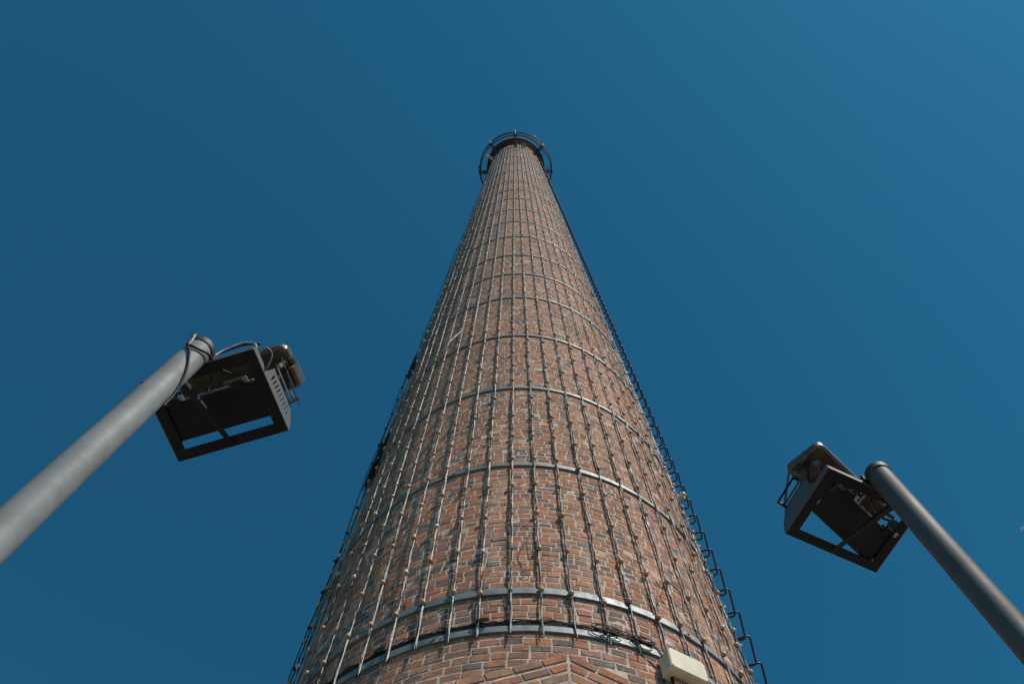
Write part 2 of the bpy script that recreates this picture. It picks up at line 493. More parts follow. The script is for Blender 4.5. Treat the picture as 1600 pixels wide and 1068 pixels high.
for i, zb in enumerate(BANDS):
    if i == 0: lab = "lowest steel band on the chimney, flat, trailing black cables along its top"
    elif i == 1: lab = "ribbed steel band close above the lowest one, second from the bottom"
    elif i == 17: lab = "thin steel band topmost on the chimney, below the gallery"
    else: lab = "steel band round the brick chimney, %s counting up from the lowest" % ORD[i]
    pr_ = flat if i == 0 else (hat if i < 8 else slim)
    b_ = band_mb(zb, pr_)
    if i < 8:
        o = thing("steel_band", lab, "metal band", (CX, CY, zb + EYE), "steel bands round the chimney")
        b_.build("hoop", M['galv'], o)
        for az in (232, 304) if i % 2 else (250, 318):
            if i in (0,): az += 3
            for d_ in (-.8, .8):
                MB().tube([pt(az + d_, zb - .012, .018), pt(az + d_, zb - .012, .034)], .010, 6).build("bolt", M['strap'], o)
            lg = MB(); lg.hexa([pt(az - 1.3, zb - .040, .021), pt(az + 1.3, zb - .040, .021), pt(az + 1.3, zb - .040, .0245), pt(az - 1.3, zb - .040, .0245),
                                pt(az - 1.3, zb + .004, .021), pt(az + 1.3, zb + .004, .021), pt(az + 1.3, zb + .004, .0245), pt(az - 1.3, zb + .004, .0245)]).build("splice_plate", M['strap'], o)
    else:
        o = b_.build("steel_band", M['galv']); tag(o, lab, "metal band", "steel bands round the chimney")

# ------------------------------------------------------------------ vertical strings of bulbs
def words(k): return ["", "first", "second", "third", "fourth", "fifth", "sixth", "seventh", "eighth", "ninth", "tenth", "eleventh", "twelfth", "thirteenth", "fourteenth"][k]
bulb_near = MB().sphere((0, 0, 0), .0245, 12, 9)
bulb_near.tube([(0, 0, .020), (0, 0, .034)], .010, 8)
bulb_me = bulb_near.mesh("bulb", M['bulb'], True)
bn = MB().sphere((0, 0, 0), .0245, 12, 9); bn.tube([(0, 0, .020), (0, 0, .034)], .010, 8)
bulb_pale_me = bn.mesh("bulb", M['bulb_clear'], True)
lens_me = MB().sphere((0, 0, 0), .020, 12, 7, .45).mesh("bulb", M['bulb_clear'], True)

def string_of_bulbs(k):
    az = 254.8 + 6 * k + random.uniform(-.25, .25)
    n_side = k - 3                                # k=3 is just left of the gable peak at az 276.9
    if n_side <= 0: side, cnt = "left", 1 - n_side
    else: side, cnt = "right", n_side
    if side == "left": lab = "vertical string of round bulbs, %s left of the brick gable's peak" % words(cnt)
    else: lab = "vertical string of round bulbs, %s right of the brick gable's peak" % words(cnt)
    root = thing("bulb_string", lab, "string lights", tuple(pt(az, 4.8, .03)), "vertical strings of bulbs down the chimney")
    far = (k <= -4)
    st = MB()
    # galvanised strap in lengths, slightly wandering
    zt = 47.9; z_ = 4.86
    ph = random.uniform(0, 6.28)
    def wob(z): 
        return .10 * math.sin(z * .53 + ph) + .05 * math.sin(z * 1.7 + 2 * ph)
    def bow(z):       # sags away from the wall between the bands on the shaded side
        b_ = 0.0
        if far: b_ = .006 + .006 * math.sin(z * 1.3 + ph) + (.012 * max(0, math.sin(z * .37 + ph)))
        return b_
    wd = .0084 if not far else .0048
    while z_ < zt:
        L = random.choice([.9, 1.4, 2.1]) if z_ < 16 else 3.0
        e = min(z_ + L, zt)
        n_ = 4
        if True:
            ys = [z_ + (e - z_) * i / n_ for i in range(n_ + 1)]
            pts_ = []
            tw = random.uniform(-.25, .25)
            w = wd * random.uniform(.8, 1.15) * (1.0 if z_ < 14 else 1.0 + min(.3, (z_ - 14) * .02))
            for zz in ys:
                c = pt(az + wob(zz), zz, .0225 + bow(zz))
                a = R(az); t = Vector((-math.sin(a), math.cos(a), 0)); n = Vector((math.cos(a), math.sin(a), 0))
                t2 = (t + n * tw).normalized()
                pts_.append([c - t2 * w, c + t2 * w, c + t2 * w + n * .003, c + t2 * (w * .55) + n * .007, c - t2 * (w * .55) + n * .007, c - t2 * w + n * .003])
            o = len(st.v)
            for p6 in pts_: st.v += [tuple(p) for p in p6]
            for i in range(n_):
                for j in range(6):
                    j2 = (j + 1) % 6
                    st.f.append((o + i * 6 + j, o + i * 6 + j2, o + (i + 1) * 6 + j2, o + (i + 1) * 6 + j))
            st.f.append((o + 5, o + 4, o + 3, o + 2, o + 1, o)); st.f.append(tuple(o + n_ * 6 + j for j in range(6)))
        z_ = e
    st.build("strap", M['strap'], root)
    # dark cable winding along the strap, and a thin pale one on the lower reaches
    cb = MB(); pts_ = []; z_ = 4.80; p2 = random.uniform(0, 6)
    while z_ < 47.8:
        s_ = math.sin(z_ * 23 + p2) * .004 + math.sin(z_ * 5.1 + p2) * .007 - .004 + (.012 * math.sin(z_ * 2.2) if far else 0)
        a = az + wob(z_) + math.degrees(s_ / rad(z_))
        pts_.append(pt(a, z_, .031 + bow(z_) + .004 * math.cos(z_ * 23 + p2)))
        z_ += .06 if z_ < 9 else (.14 if z_ < 18 else .5)
    cb.tube(pts_, [.0050 if (p_.z < 11) else .0026 for p_ in pts_], 5)
    cb.build("cable", M['black_cable'], root)
    pc = MB(); pts_ = []; z_ = 4.83; p3 = random.uniform(0, 6)
    while z_ < 14:
        s_ = math.sin(z_ * 17 + p3) * .006 + .003
        pts_.append(pt(az + wob(z_) + math.degrees(s_ / rad(z_)), z_, .033 + bow(z_)))
        z_ += .07 if z_ < 9 else .15
    pc.tube(pts_, .0028, 4)
    pc.build("pale_cable", M['pale_cable'], root)
    # bulbs
    off = random.uniform(-.07, .07) if k not in (2, 3, 4) else 0
    zb = 5.362 + off; far_mb = MB(); i = 0
    org = world_origin(root)
    while zb < 47.6:
        jz = random.uniform(-.02, .02)
        P = pt(az + wob(zb) + random.uniform(-.12, .12), zb + jz, .038 + bow(zb))
        if zb < 12.4:
            if random.random() > .03:
                mm = bulb_me
                if k == 2 and 5 < zb < 6.8: mm = lens_me
                elif random.random() < .12: mm = bulb_pale_me
                o = bpy.data.objects.new("bulb", mm); col.objects.link(o)
                o.parent = root; o.location = P - org
                o.rotation_euler = (random.uniform(-.4, .4), random.uniform(-.4, .4), random.uniform(0, 6))
                sc = random.uniform(.93, 1.07); o.scale = (sc, sc, sc)
        elif random.random() > .04:
            far_mb.sphere(P, .0225, 8, 6)
        zb += .5655; i += 1
    far_mb.build("far_bulbs", M['bulb_clear'], root, smooth=True, kind='stuff')
    return root
for k in range(-10, 15):
    string_of_bulbs(k)

# loose wires: a fallen strap, whiskers, a bundle on the shaded side
def wire(name, pts, r, m, label, cat, group=None, n=5):
    mb = MB().tube(pts, r, n)
    return tag(mb.build(name, m, smooth=True), label, cat, group)
def smooth_path(ctrl, n=8):
    out_ = []
    P = [Vector(c) for c in ctrl]; P = [P[0]] + P + [P[-1]]
    for i in range(1, len(P) - 2):
        for t in [j / n for j in range(n)]:
            a, b, c, d = P[i - 1], P[i], P[i + 1], P[i + 2]
            out_.append(.5 * ((2 * b) + (c - a) * t + (2 * a - 5 * b + 4 * c - d) * t * t + (3 * b - a - 3 * c + d) * t ** 3))
    out_.append(P[-2]); return out_

# bundle of black cables lying on the lowest band, with loops
root = thing("cable_bundle", "tangle of black cables lying along the lowest steel band", "cable", tuple(pt(275, 4.95, .03)))
for j in range(6):
    ctrl = []; a = 206 + random.uniform(0, 3); ph = random.uniform(0, 6)
    while a < 296.5 - random.uniform(0, 1.5):
        sag = .018 * math.sin(a * .9 + ph) + .012 * math.sin(a * .31 + ph * 2)
        ctrl.append(pt(a, 4.968 + j * .006 + sag * (1.5 if a > 280 else .8), .006 + .007 * (j % 3) + .004 * math.sin(a + ph)))
        a += 1.6
    MB().tube(smooth_path(ctrl, 3), random.uniform(.0030, .0048), 6).build("cable", M['black_cable'], root, smooth=True)
for (a, dz, rr) in ((284.6, 0, .085), (286.0, -.02, .06), (292, -.01, .07), (226, .0, .05), (241, .01, .04), (261.5, .02, .04)):
    ctrl = []
    for i in range(15):
        w = i / 14 * 2 * math.pi * 1.7 + 1.2
        ctrl.append(pt(a + math.degrees(rr * math.cos(w) / 2.2) * (1 + i * .03), 4.975 + dz + rr * .42 * math.sin(w), .038 + .018 * i / 14))
    MB().tube(smooth_path(ctrl, 4), .004, 5).build("loop", M['black_cable'], root, smooth=True)
for j in range(4):
    MB().tube([pt(207 + i * 1.5, 4.955 + .0135 * j + .003 * math.sin(i * .5 + j), .012) for i in range(int(56 + j))], .0068, 6).build("cable", M['black_cable'], root, smooth=True)
# drop of cable feeding the box
for j in range(3):
    MB().tube(smooth_path([pt(289 + j, 4.99, .03), pt(291.5 + j * .5, 4.93 - j * .015, .05), pt(293.5, 4.90, .07), pt(295.2, 4.83 - j * .02, .06)], 6), .0055, 6).build("cable", M['black_cable'], root, smooth=True)

# cream junction box
BAZ = 298.6; ba = R(BAZ)
b_n = Vector((math.cos(ba), math.sin(ba), 0)); b_t = Vector((-math.sin(ba), math.cos(ba), 0))
bo = Vector((CX, CY, EYE)) + b_n * (rad(4.75) + .015)
def TB(s, d, zz): return bo + b_t * s + b_n * d + Vector((0, 0, zz))
box = thing("junction_box", "cream plastic electrical box fixed beneath the steel bands, right side", "electrical box", tuple(TB(0, 0, 4.64)))
def rbox(mb, s0, s1, d0, d1, z0_, z1_, T, r=.006):
    # box with chamfered vertical and horizontal outer edges
    pr_ = [(s0, d0), (s1, d0), (s1, d1 - r), (s1 - r, d1), (s0 + r, d1), (s0, d1 - r)]
    n = 6; o = len(mb.v)
    mb.v += [tuple(T(s, d, z0_ + r)) for s, d in pr_] + [tuple(T(s, d, z1_ - r)) for s, d in pr_]
    def ins(s, d): return (min(max(s, s0 + r), s1 - r), min(d, d1 - r))
    mb.v += [tuple(T(*ins(s, d), z0_)) for s, d in pr_] + [tuple(T(*ins(s, d), z1_)) for s, d in pr_]
    fs = []
    for i in range(n):
        j = (i + 1) % n
        fs += [(i, j, n + j, n + i), (2 * n + i, 2 * n + j, j, i), (n + i, n + j, 3 * n + j, 3 * n + i)]
    fs += [tuple(2 * n + i for i in range(n))[::-1], tuple(3 * n + i for i in range(n))]
    mb.f += [tuple(o + k for k in f) for f in fs]
    return mb
rbox(MB(), -.150, .150, 0, .072, 4.652, 4.838, TB, .004).build("housing", M['cream'], box)
rbox(MB(), -.156, .156, .075, .125, 4.644, 4.846, TB, .008).build("lid", M['cream'], box)
vents = MB()
for i in range(9):
    s = -.10 + i * .017
    vents.box(s, s + .009, .022, .050, 4.6505, 4.6535, TB)
vents.build("vent_slots", M['void'], box)
for s in (-.142, .142):
    for zz in (4.658, 4.832):
        MB().tube([TB(s, .120, zz), TB(s, .1275, zz)], .0065, 8).build("screw", M['grey_steel'], box)
for s in (-.095, .09):
    MB().tube([TB(s, .03, 4.655), TB(s, .03, 4.615)], .013, 8).build("cable_gland", M['dark_steel'], box)
for s in (-.10, .10):
    MB().box(s - .015, s + .015, -.03, .004, 4.60, 4.90, TB).build("mounting_rail", M['strap'], box)
tp = MB().tube(smooth_path([TB(-.095, .03, 4.62), TB(-.10, .04, 4.52), TB(-.13, .02, 4.40), TB(-.12, .015, 4.1), TB(-.12, .012, 2.0), TB(-.12, .012, -1.5)], 6), .007, 6)
tp.build("feed_cable", M['black_cable'], box, smooth=True)

# fallen strap hanging loose on the left flank, dangling whiskers, stray lamp globe
wire("loose_strap", [pt(243.5, 12.75, .05), pt(239.5, 12.1, .13), pt(235.5, 11.5, .09)], .011, M['strap'],
     "loose pale metal strip hanging askew on the chimney's left flank", "metal strip", n=4)
whisk = [((246, 5.95), (246.6, 5.8), (247.2, 5.66), "curled black wire end dangling left of the fourth bulb string from the gable peak"),
         ((270.7, 6.12), (270.0, 5.98), (270.3, 5.78), "bowed dark wire loop beside the bulb string just left of the gable peak"),
         ((299.3, 5.88), (299.6, 5.74), (298.8, 5.62), "kinked wire whisker above the ribbed band on the chimney's right"),
         ((303, 6.0), (305, 5.85), (304.6, 5.62), "dark wire whisker above the ribbed band at far right")]
for a_, b_, c_, lab in whisk:
    wire("loose_wire", smooth_path([pt(*a_, .04), pt(*b_, .07), pt(*c_, .05), pt(c_[0] + .5, c_[1] - .06, .06)], 6), .0045, M['black_cable'], lab, "wire", "loose wire ends on the brickwork")
wire("loose_wire", smooth_path([pt(203, 9.12, .04), pt(202.6, 9.15, .10), pt(202.2, 9.2, .16)], 5), .0035, M['strap'],
     "short bright wire poking out from the chimney's left edge", "wire", "loose wire ends on the brickwork")

glb = thing("globe_lamp", "pale round lamp globe by the ladder on the right edge", "lamp", tuple(pt(333, 8.9, .06)))
gc = pt(333, 8.97, .10)
MB().sphere(gc, .042, 14, 10).build("globe", M['bulb_clear'], glb, smooth=True)
MB().tube([gc + Vector((0, 0, -.045)), gc + Vector((0, 0, -.10))], .02, 8).build("socket", M['strap'], glb)
MB().tube(smooth_path([pt(333, 8.89, .0), pt(333, 8.85, .05), pt(333, 8.86, .098)], 5), .008, 6).build("arm", M['strap'], glb)

# dark cables hanging clear of the wall on the left edge, and a bunched knot
lc = thing("hanging_cables", "dark drooping cables hanging clear of the chimney's left edge", "cable", tuple(pt(200, 4.0, .08)))
for j, (a_, o_) in enumerate(((201.0, .065), (199.5, .085))):
    ctrl = []; zz = 3.6
    while zz < 47:
        ctrl.append(pt(a_ + .7 * math.sin(zz * .7 + j), zz, o_ + .012 * math.sin(zz * 1.9 + j * 2) + .015 * math.sin(zz * .6 + j)))
        zz += .35 if zz < 14 else 1.0
    MB().tube(smooth_path(ctrl, 3), .006, 5).build("cable", M['black_cable'], lc, smooth=True)
nodes = MB(); zz = 3.9
while zz < 14:
    a_ = 201 + .7 * math.sin(zz * .7)
    nodes.sphere(pt(a_, zz, .065 + .012 * math.sin(zz * 1.9) + .015 * math.sin(zz * .6) + .018), .020, 8, 6)
    zz += .5655
nodes.build("far_bulbs", M['black_cable'], lc, smooth=True, kind='stuff')
kn = MB()
for j in range(24):
    a0_ = 206 + random.uniform(-4, 4); z0_ = 9.9 + random.uniform(-.45, .45)
    ctrl = [pt(a0_ + random.uniform(-3, 3), z0_ + random.uniform(-.35, .35), random.uniform(.015, .085)) for _ in range(6)]
    kn.tube(smooth_path(ctrl, 4), random.uniform(.006, .012), 5)
tag(kn.build("cable_knot", M['black_cable'], smooth=True), "dense knot of bunched black cable on the chimney's left edge", "cable")
for (zz, a_) in ((13.4, 206),):
    kn = MB()
    for j in range(8):
        ctrl = [pt(a_ + random.uniform(-4, 3), zz + random.uniform(-.5, .5), random.uniform(.02, .09)) for _ in range(5)]
        kn.tube(smooth_path(ctrl, 3), .008, 4)
    kn.build("tangle", M['black_cable'], lc, smooth=True)

# ladder of step irons on the right flank
LAZ = 339.0
lad = thing("step_iron_ladder", "black climbing ladder of looped step irons up the chimney's right side", "ladder", tuple(pt(LAZ, -1.0, .1)))
zz = 1.0
lr = .0105
while zz < 47.5:
    r = rad(zz)
    da = math.degrees(.165 / r)
    def lp(s, o_, dz=0): return pt(LAZ + 4.0 + math.degrees(s / r), zz + dz, o_)
    w = .165; o_ = .155; c = .03
    path = [lp(-w, -.03), lp(-w, o_ - c), lp(-w + c * .3, o_ - c * .3), lp(-w + c, o_), lp(w - c, o_), lp(w - c * .3, o_ - c * .3), lp(w, o_ - c), lp(w, -.03)]
    MB().tube(path, lr, 8 if zz < 14 else 5).build("step_iron", M['iron'], lad, smooth=True)
    zz += .372
cond = MB()
ctrl = []; zz = -1.0
while zz < 47.5:
    ctrl.append(pt(LAZ - 2.2 + .15 * math.sin(zz * 1.1), zz, .03)); zz += .8
cond.tube(ctrl, .009, 6)
tag(cond.build("lightning_conductor", M['iron']), "thin dark conductor rod running up beside the step irons", "lightning conductor")

# ------------------------------------------------------------------ gallery round the head
GZ = 47.25
gal = thing("gallery", "dark steel ring gallery with railing round the chimney's head", "gallery", (CX, CY, GZ + EYE))
def gpt(az, r, zz): return Vector((CX + r * math.cos(R(az)), CY + r * math.sin(R(az)), zz + EYE))
def gring(r, zz, t, name, m=M['rust']):
    MB().tube([gpt(i * 5, r, zz) for i in range(72)], t, 6, closed=True).build(name, m, gal, smooth=True)
GR = 2.02
gring(GR - .04, GZ, .030, "walkway_rim")
gring(1.62, GZ + .02, .022, "walkway_rim")
gring(GR + .03, GZ + .55, .020, "rail")
gring(GR + .04, GZ + 1.05, .024, "rail")
gr = MB()
for i in range(120):
    if i % 15 in (0,): continue
    a_ = i * 3
    if 20 < a_ < 75 or 330 < a_ < 350: continue
    gr.tube([gpt(a_, 1.60, GZ + .02), gpt(a_, GR, GZ)], .008, 4)
gr.build("grating", M['rust'], gal, kind='stuff')
for i in range(8):
    a_ = 268.5 + 45 * i + (3 if i % 2 else 0)
    br = MB()
    rw = rad(GZ)
    for da in (-1.6, 1.6):
        br.tube([gpt(a_ + da, rw - .05, GZ - .03), gpt(a_ + da, GR + .05, GZ - .03)], .040, 5)
        br.tube([gpt(a_ + da, rw - .03, GZ - .75), gpt(a_ + da, GR - .05, GZ - .05)], .035, 5)
    br.tube([gpt(a_ - 2.0, rw + .02, GZ - .75), gpt(a_ + 2.0, rw + .02, GZ - .75)], .03, 4)
    br.build("bracket", M['rust'], gal)
    MB().tube([gpt(a_, GR + .02, GZ - .1), gpt(a_, GR + .06, GZ + 1.15)], .028, 6).build("post", M['rust'], gal)
ch = gal
for a_ in (268.5, 225.5 + 0, 301, 313.5, 181.5, 358.5):
    lm = MB().sphere(gpt(a_, GR + .08, GZ + 1.25), .065, 10, 7)
    MBt = lm.build("beacon", M['white'] if a_ in (268.5, 301, 225.5) else M['rust'], gal, smooth=True)
for a_ in (206, 209.5):
    MB().tube([gpt(a_, 1.42, GZ - .22), gpt(a_, GR - .02, GZ - .1)], .026, 6).build("tube_bar", M['strap'], gal)
fx = MB().box(-.12, .12, -.08, .08, -.06, .06, lambda a, b, c: gpt(286, 1.52, GZ - .35) + Vector((a, b, c)))
fx.build("fixture", M['strap'], gal)

# ------------------------------------------------------------------ lamp posts with floodlights
def lamp_post(label, px, py, rr, ztop, paint, base_r=.12):
    root = thing("lamp_post", label, "lamp post", (px, py, 0), "lamp posts flanking the chimney")
    n = 40; mb = MB(); zs_ = [0.0, .02, 1.2, 2.6, ztop + EYE - .02, ztop + EYE]
    for i, zz in enumerate(zs_):
        for j in range(n):
            w = 2 * math.pi * j / n
            mb.v.append((px + rr * math.cos(w), py + rr * math.sin(w), zz))
    for i in range(len(zs_) - 1):
        for j in range(n):
            j2 = (j + 1) % n
            mb.f.append((i * n + j, i * n + j2, (i + 1) * n + j2, (i + 1) * n + j))
    mb.build("pole", paint, root, smooth=True)
    cap = MB(); prof_ = [(rr - .004, ztop - .004), (rr + .004, ztop - .002), (rr + .006, ztop + .003), (rr + .006, ztop + .036), (rr * .5, ztop + .044), (.001, ztop + .046)]
    for (r_, zz) in prof_:
        for j in range(n):
            w = 2 * math.pi * j / n
            cap.v.append((px + r_ * math.cos(w), py + r_ * math.sin(w), zz + EYE))
    for i in range(len(prof_) - 1):
        for j in range(n):
            j2 = (j + 1) % n
            cap.f.append((i * n + j, i * n + j2, (i + 1) * n + j2, (i + 1) * n + j))
    cap.f.append(tuple(range(n))[::-1])
    cap.build("cap", M['pole_cap'], root)
    fl = MB()
    fl.tube([(px, py, .0), (px, py, .018)], base_r, 24)
    for j in range(4):
        w = math.pi / 4 + j * math.pi / 2
        fl.tube([(px + .095 * math.cos(w), py + .095 * math.sin(w), .015), (px + .095 * math.cos(w), py + .095 * math.sin(w), .045)], .012, 6)
    fl.build("foot_flange", M['pole_cap'], root)
    return root

PL = (-1.3959, 1.2443); PRR = (1.8442, 1.9584)
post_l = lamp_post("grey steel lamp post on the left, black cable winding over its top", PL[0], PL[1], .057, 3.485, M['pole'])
post_r = lamp_post("grey steel lamp post on the right, its cap bare of cable", PRR[0], PRR[1], .057, 3.722, M['pole_shaded'])

def steel(Tf):
    """helper writing plates in the mount's frame: a along its width, b away from the post, c up"""
    return lambda a, b, c: Tf(a, b, c)

def flood_mount(label, light_label, ox, oy, oz, ang, inner, yaw, body_c, body_h, plate_c, pole_xy):
    """ang: direction of the width axis; inner = +1/-1: which end faces the chimney axis"""
    u = Vector((math.cos(ang), math.sin(ang), 0)); v = Vector((-math.sin(ang), math.cos(ang), 0))
    O = Vector((ox, oy, oz + EYE))
    T = lambda a, b, c: O + u * a + v * b + Vector((0, 0, c))
    root = thing("floodlight_mount", label, "bracket", tuple(O), "dark steel frames carrying the floodlights")
    W = .27; D = .41; t = .005; STRUT = .20
    fr = MB()
    fr.box(-W, W, D - .050, D, 0, t, T)                       # far bar
    fr.box(-W, -W + .050, .05, D - .050, .0, t, T)
    fr.box(W - .050, W, .05, D - .050, .0, t, T)
    fr.box(-W, W, 0, .05, 0, t, T)                            # near bar
    fr.box(-W, W, D - .004, D, t, .022, T)
    fr.build("frame", M['dark_steel'], root)
    lip = MB(); lip.box(-W, W, -.004, -.0005, -.004, .030, T)
    lip.build("front_lip", M['grey_steel'], root)
    br = MB(); br.hexa([T(-.013, -.02, -STRUT), T(.013, -.02, -STRUT), T(.013, D - .03, -.010), T(-.013, D - .03, -.010), T(-.013, -.02, -STRUT + .03), T(.013, -.02, -STRUT + .03), T(.013, D - .01, -.001), T(-.013, D - .01, -.001)]); br.build("brace", M['dark_steel'], root)
    cl = MB()
    pv = Vector((pole_xy[0], pole_xy[1], 0))
    cl.box(-.05, .05, -.012, .0, .0, .09, T)
    cl.build("clamp", M['dark_steel'], root)
    # perforated side gussets
    for s in (-1, 1):
        gs = MB(); x0, x1 = (s * W, s * (W + .004))
        if s < 0: x0, x1 = x1, x0
        gs.prism([(0, 0), (D, 0), (D, .012), (.0, .012)], x0, x1, T)
        gs.prism([(.0, .012), (.115, .012), (.115, .035), (.0, .035)], x0, x1, T)
        gs.prism([(.115, .012), (.165, .012), (.165, .141), (.150, .141)], x0, x1, T)
        def top(b): return .141 - (b - .15) * .04 if b < .338 else .133 - (b - .338) * 1.7
        for i in range(9):
            b0 = .165 + i * .0215; b1 = b0 + .0215
            hs = .095 if b0 < .33 else .06
            gs.prism([(b0, .040), (b1, .040), (b1, .012), (b0, .012)][::-1], x0, x1, T)
            if inner > 0: gs.prism([(b0 + .008, .040), (b1, .040), (b1 + .006, hs), (b0 + .014, hs)], x0, x1, T)
            else: gs.prism([(b0, .040), (b1, .040), (b1, hs), (b0, hs)], x0, x1, T)
            gs.prism([(b0, hs), (b1, hs), (b1, top(b1)), (b0, top(b0))], x0, x1, T)
        gs.prism([(.3585, .012), (D, .012), (.389, .062), (.3585, .098)], x0, x1, T)
        gs.build("side_plate", M['grey_steel'], root)
        # triangular stay and long lever on each end
        st_ = MB(); ax = s * (W + .010); a0_, a1_ = sorted((ax, ax + s * .004))
        def bar(p, q_, w):
            p = Vector((0, *p)); q2 = Vector((0, *q_)); d = (q2 - p).normalized(); nn = Vector((0, -d.z, d.y)) * w / 2
            st_.prism([(p.y + nn.y, p.z + nn.z), (q2.y + nn.y, q2.z + nn.z), (q2.y - nn.y, q2.z - nn.z), (p.y - nn.y, p.z - nn.z)], a0_, a1_, T)
        bar((.146, .144), (.178, .298), .020); bar((.178, .298), (.322, .140), .014); bar((.150, .146), (.322, .142), .018)
        st_.build("stay", M['grey_steel'], root)
        lv = MB(); a0_, a1_ = sorted((s * (W + .030), s * (W + .033)))
        lv.prism([(.120, .178), (.124, .194), (.365, .180), (.365, .164)] if inner > 0 else [(.17, .172), (.17, .190), (.34, .184), (.34, .166)], a0_, a1_, T)
        lv.tube([T(s * (W - .0), .322, .120), T(s * (W + .035), .330, .172)], .008, 6)
        lv.tube([T(s * (W - .02), .178, .170), T(s * (W + .035), .178, .184)], .008, 6)
        lv.build("lever", M['dark_steel'], root)
        if inner < 0: continue
        ho = MB(); ho.tube(smooth_path([T(s * (W - .01), .04, .03), T(s * (W + .02), .03, .085), T(s * (W + .035), .07, .085), T(s * (W + .01), .11, .02)], 5), .005, 6)
        ho.build("hook", M['grey_steel'], root, smooth=True)

    # the floodlight itself: rides on the frame
    lt = thing("floodlight", light_label, "floodlight", tuple(T(body_c[0], body_c[1], body_h)), "floodlights aimed up the chimney")
    cy, sy = math.cos(yaw), math.sin(yaw)
    tl = R(5)
    def F(a, b, c):      # floodlight frame
        b2 = b * math.cos(tl) - c * math.sin(tl); c2 = b * math.sin(tl) + c * math.cos(tl)
        return T(body_c[0] + a * cy - b2 * sy, body_c[1] + a * sy + b2 * cy, body_h + c2)
    HL, HB, rc = .285, .115, .035
    out_ = []
    for (sx, sy_, w0) in ((1, 1, 0), (-1, 1, 90), (-1, -1, 180), (1, -1, 270)):
        for i in range(6):
            w = R(w0 + i * 18)
            out_.append((sx * (HL - rc) + rc * math.cos(w), sy_ * (HB - rc) + rc * math.sin(w)))
    def slab(outline, c0, c1, shr0=0, shr1=0):
        mb = MB(); n = len(outline)
        f_ = lambda p, s_: (p[0] * (1 - s_ / HL), p[1] * (1 - s_ / HB))
        mb.v = [tuple(F(*f_(p, shr0), c0)) for p in outline] + [tuple(F(*f_(p, shr1), c1)) for p in outline]
        mb.f = [tuple(range(n))[::-1], tuple(range(n, 2 * n))] + [(i, (i + 1) % n, (i + 1) % n + n, i + n) for i in range(n)]
        return mb
    slab(out_, 0, .030).build("casing", M['casing'], lt)
    slab(out_, .030, .040, .004, .012).build("bezel", M['dark_steel'], lt)
    slab(out_, .0405, .044, .030, .030).build("glass", M['glass'], lt)
    slab(out_, -.006, -.0005, .010, .004).build("back_plate", M['heat_sink'], lt)
    fn = MB()
    nf = 19
    for i in range(nf):
        b = -HB + .014 + (2 * HB - .028) * i / (nf - 1)
        e = HL - .012 - (.02 if i in (0, nf - 1) else 0)
        fn.box(-e, e, b - .0020, b + .0020, -.015, -.006, F)
    fn.build("cooling_fins", M['heat_sink'], lt)
    if inner > 0:
        for s in (-1, 1):
            eg = MB()
            for i in range(14):
                b = -HB + .030 + (2 * HB - .06) * i / 13
                eg.box(*sorted((s * (HL - .0005), s * (HL + .008))), b - .003, b + .003, -.004, .028, F)
            eg.build("end_ribs", M['casing'], lt)
    gb = MB(); rbox(gb, -.05, .05, -.035, .035, -.07, -.031, lambda s, d, c: F(s, d, c), .006)
    gb.build("terminal_box", M['heat_sink'], lt)
    # driver with its own fins on the inner end
    si = inner
    dr = MB()
    if inner > 0: sh = (HL + .004, HL + .020, .0)
    else: sh = (HL - .11, HL - .045, -.034)
    a0_, a1_ = sorted((si * sh[0], si * sh[1]))
    dr.box(a0_, a1_, -.020, .075, -.072 if inner > 0 else -.050, sh[2] if inner > 0 else -.0155, F)
    dr.build("driver_box", M['heat_sink'], lt)
    df = MB()
    for i in range(11):
        b = -.017 + i * .0088
        df.box(*sorted((si * (sh[1] + .0005), si * (sh[1] + .007))), b, b + .0035, -.069 if inner > 0 else -.048, -.003 if inner > 0 else -.018, F)
    df.build("driver_fins", M['casing'], lt)
    ar = MB(); ar.box(*sorted((si * (HL - .01), si * (HL + .015))), -.01, .03, -.035, -.028, F)
    ar.tube([F(si * (sh[1] - .008), -.050, sh[2] - .02), F(si * (sh[1] - .008), -.021, sh[2] - .02)], .018, 8)
    ar.build("driver_arm", M['casing'], lt)
    # yoke posts standing on the frame
    for s in (-1, 1):
        MB().tube([T(s * (W - .03), .20, .005), F(s * (HL - .03), 0, -.008)], .008, 6).build("yoke_post", M['dark_steel'], lt)
    # anti-glare hood plate under the lamp
    pc_, pa = plate_c, yaw; PWD = .228
    def H(a, b, c): return T(pc_[0] + a * cy - b * sy, pc_[1] + a * sy + b * cy, c)
    hp = MB(); hp.box(-PWD, PWD, -.092, .090, .012, .016, H); hp.box(-PWD, PWD, .0865, .090, .016, .030, H)
    hp.build("hood_plate", M['dark_steel'], lt)
    hs = MB(); hs.box(-.212, .212, -.100, -.0925, .004, .022, H); hs.build("hinge_strip", M['grey_steel'], lt)
    for s in (-.165, .145):
        hb = MB(); hb.box(s - .022, s + .022, -.118, -.080, -.006, .010, H)
        hb.tube([H(s - .045, -.104, .004), H(s + .045, -.104, .004)], .0065, 6)
        hb.tube([H(s + .03, -.12, .0), H(s + .03, -.09, -.014)], .005, 6)
        hb.build("hinge", M['dark_steel'], lt)
        hk = MB(); hk.box(s + .03, s + .05, -.128, -.10, -.010, -.005, H); hk.build("bolt", M['strap'], lt)
    return root, T, F, H

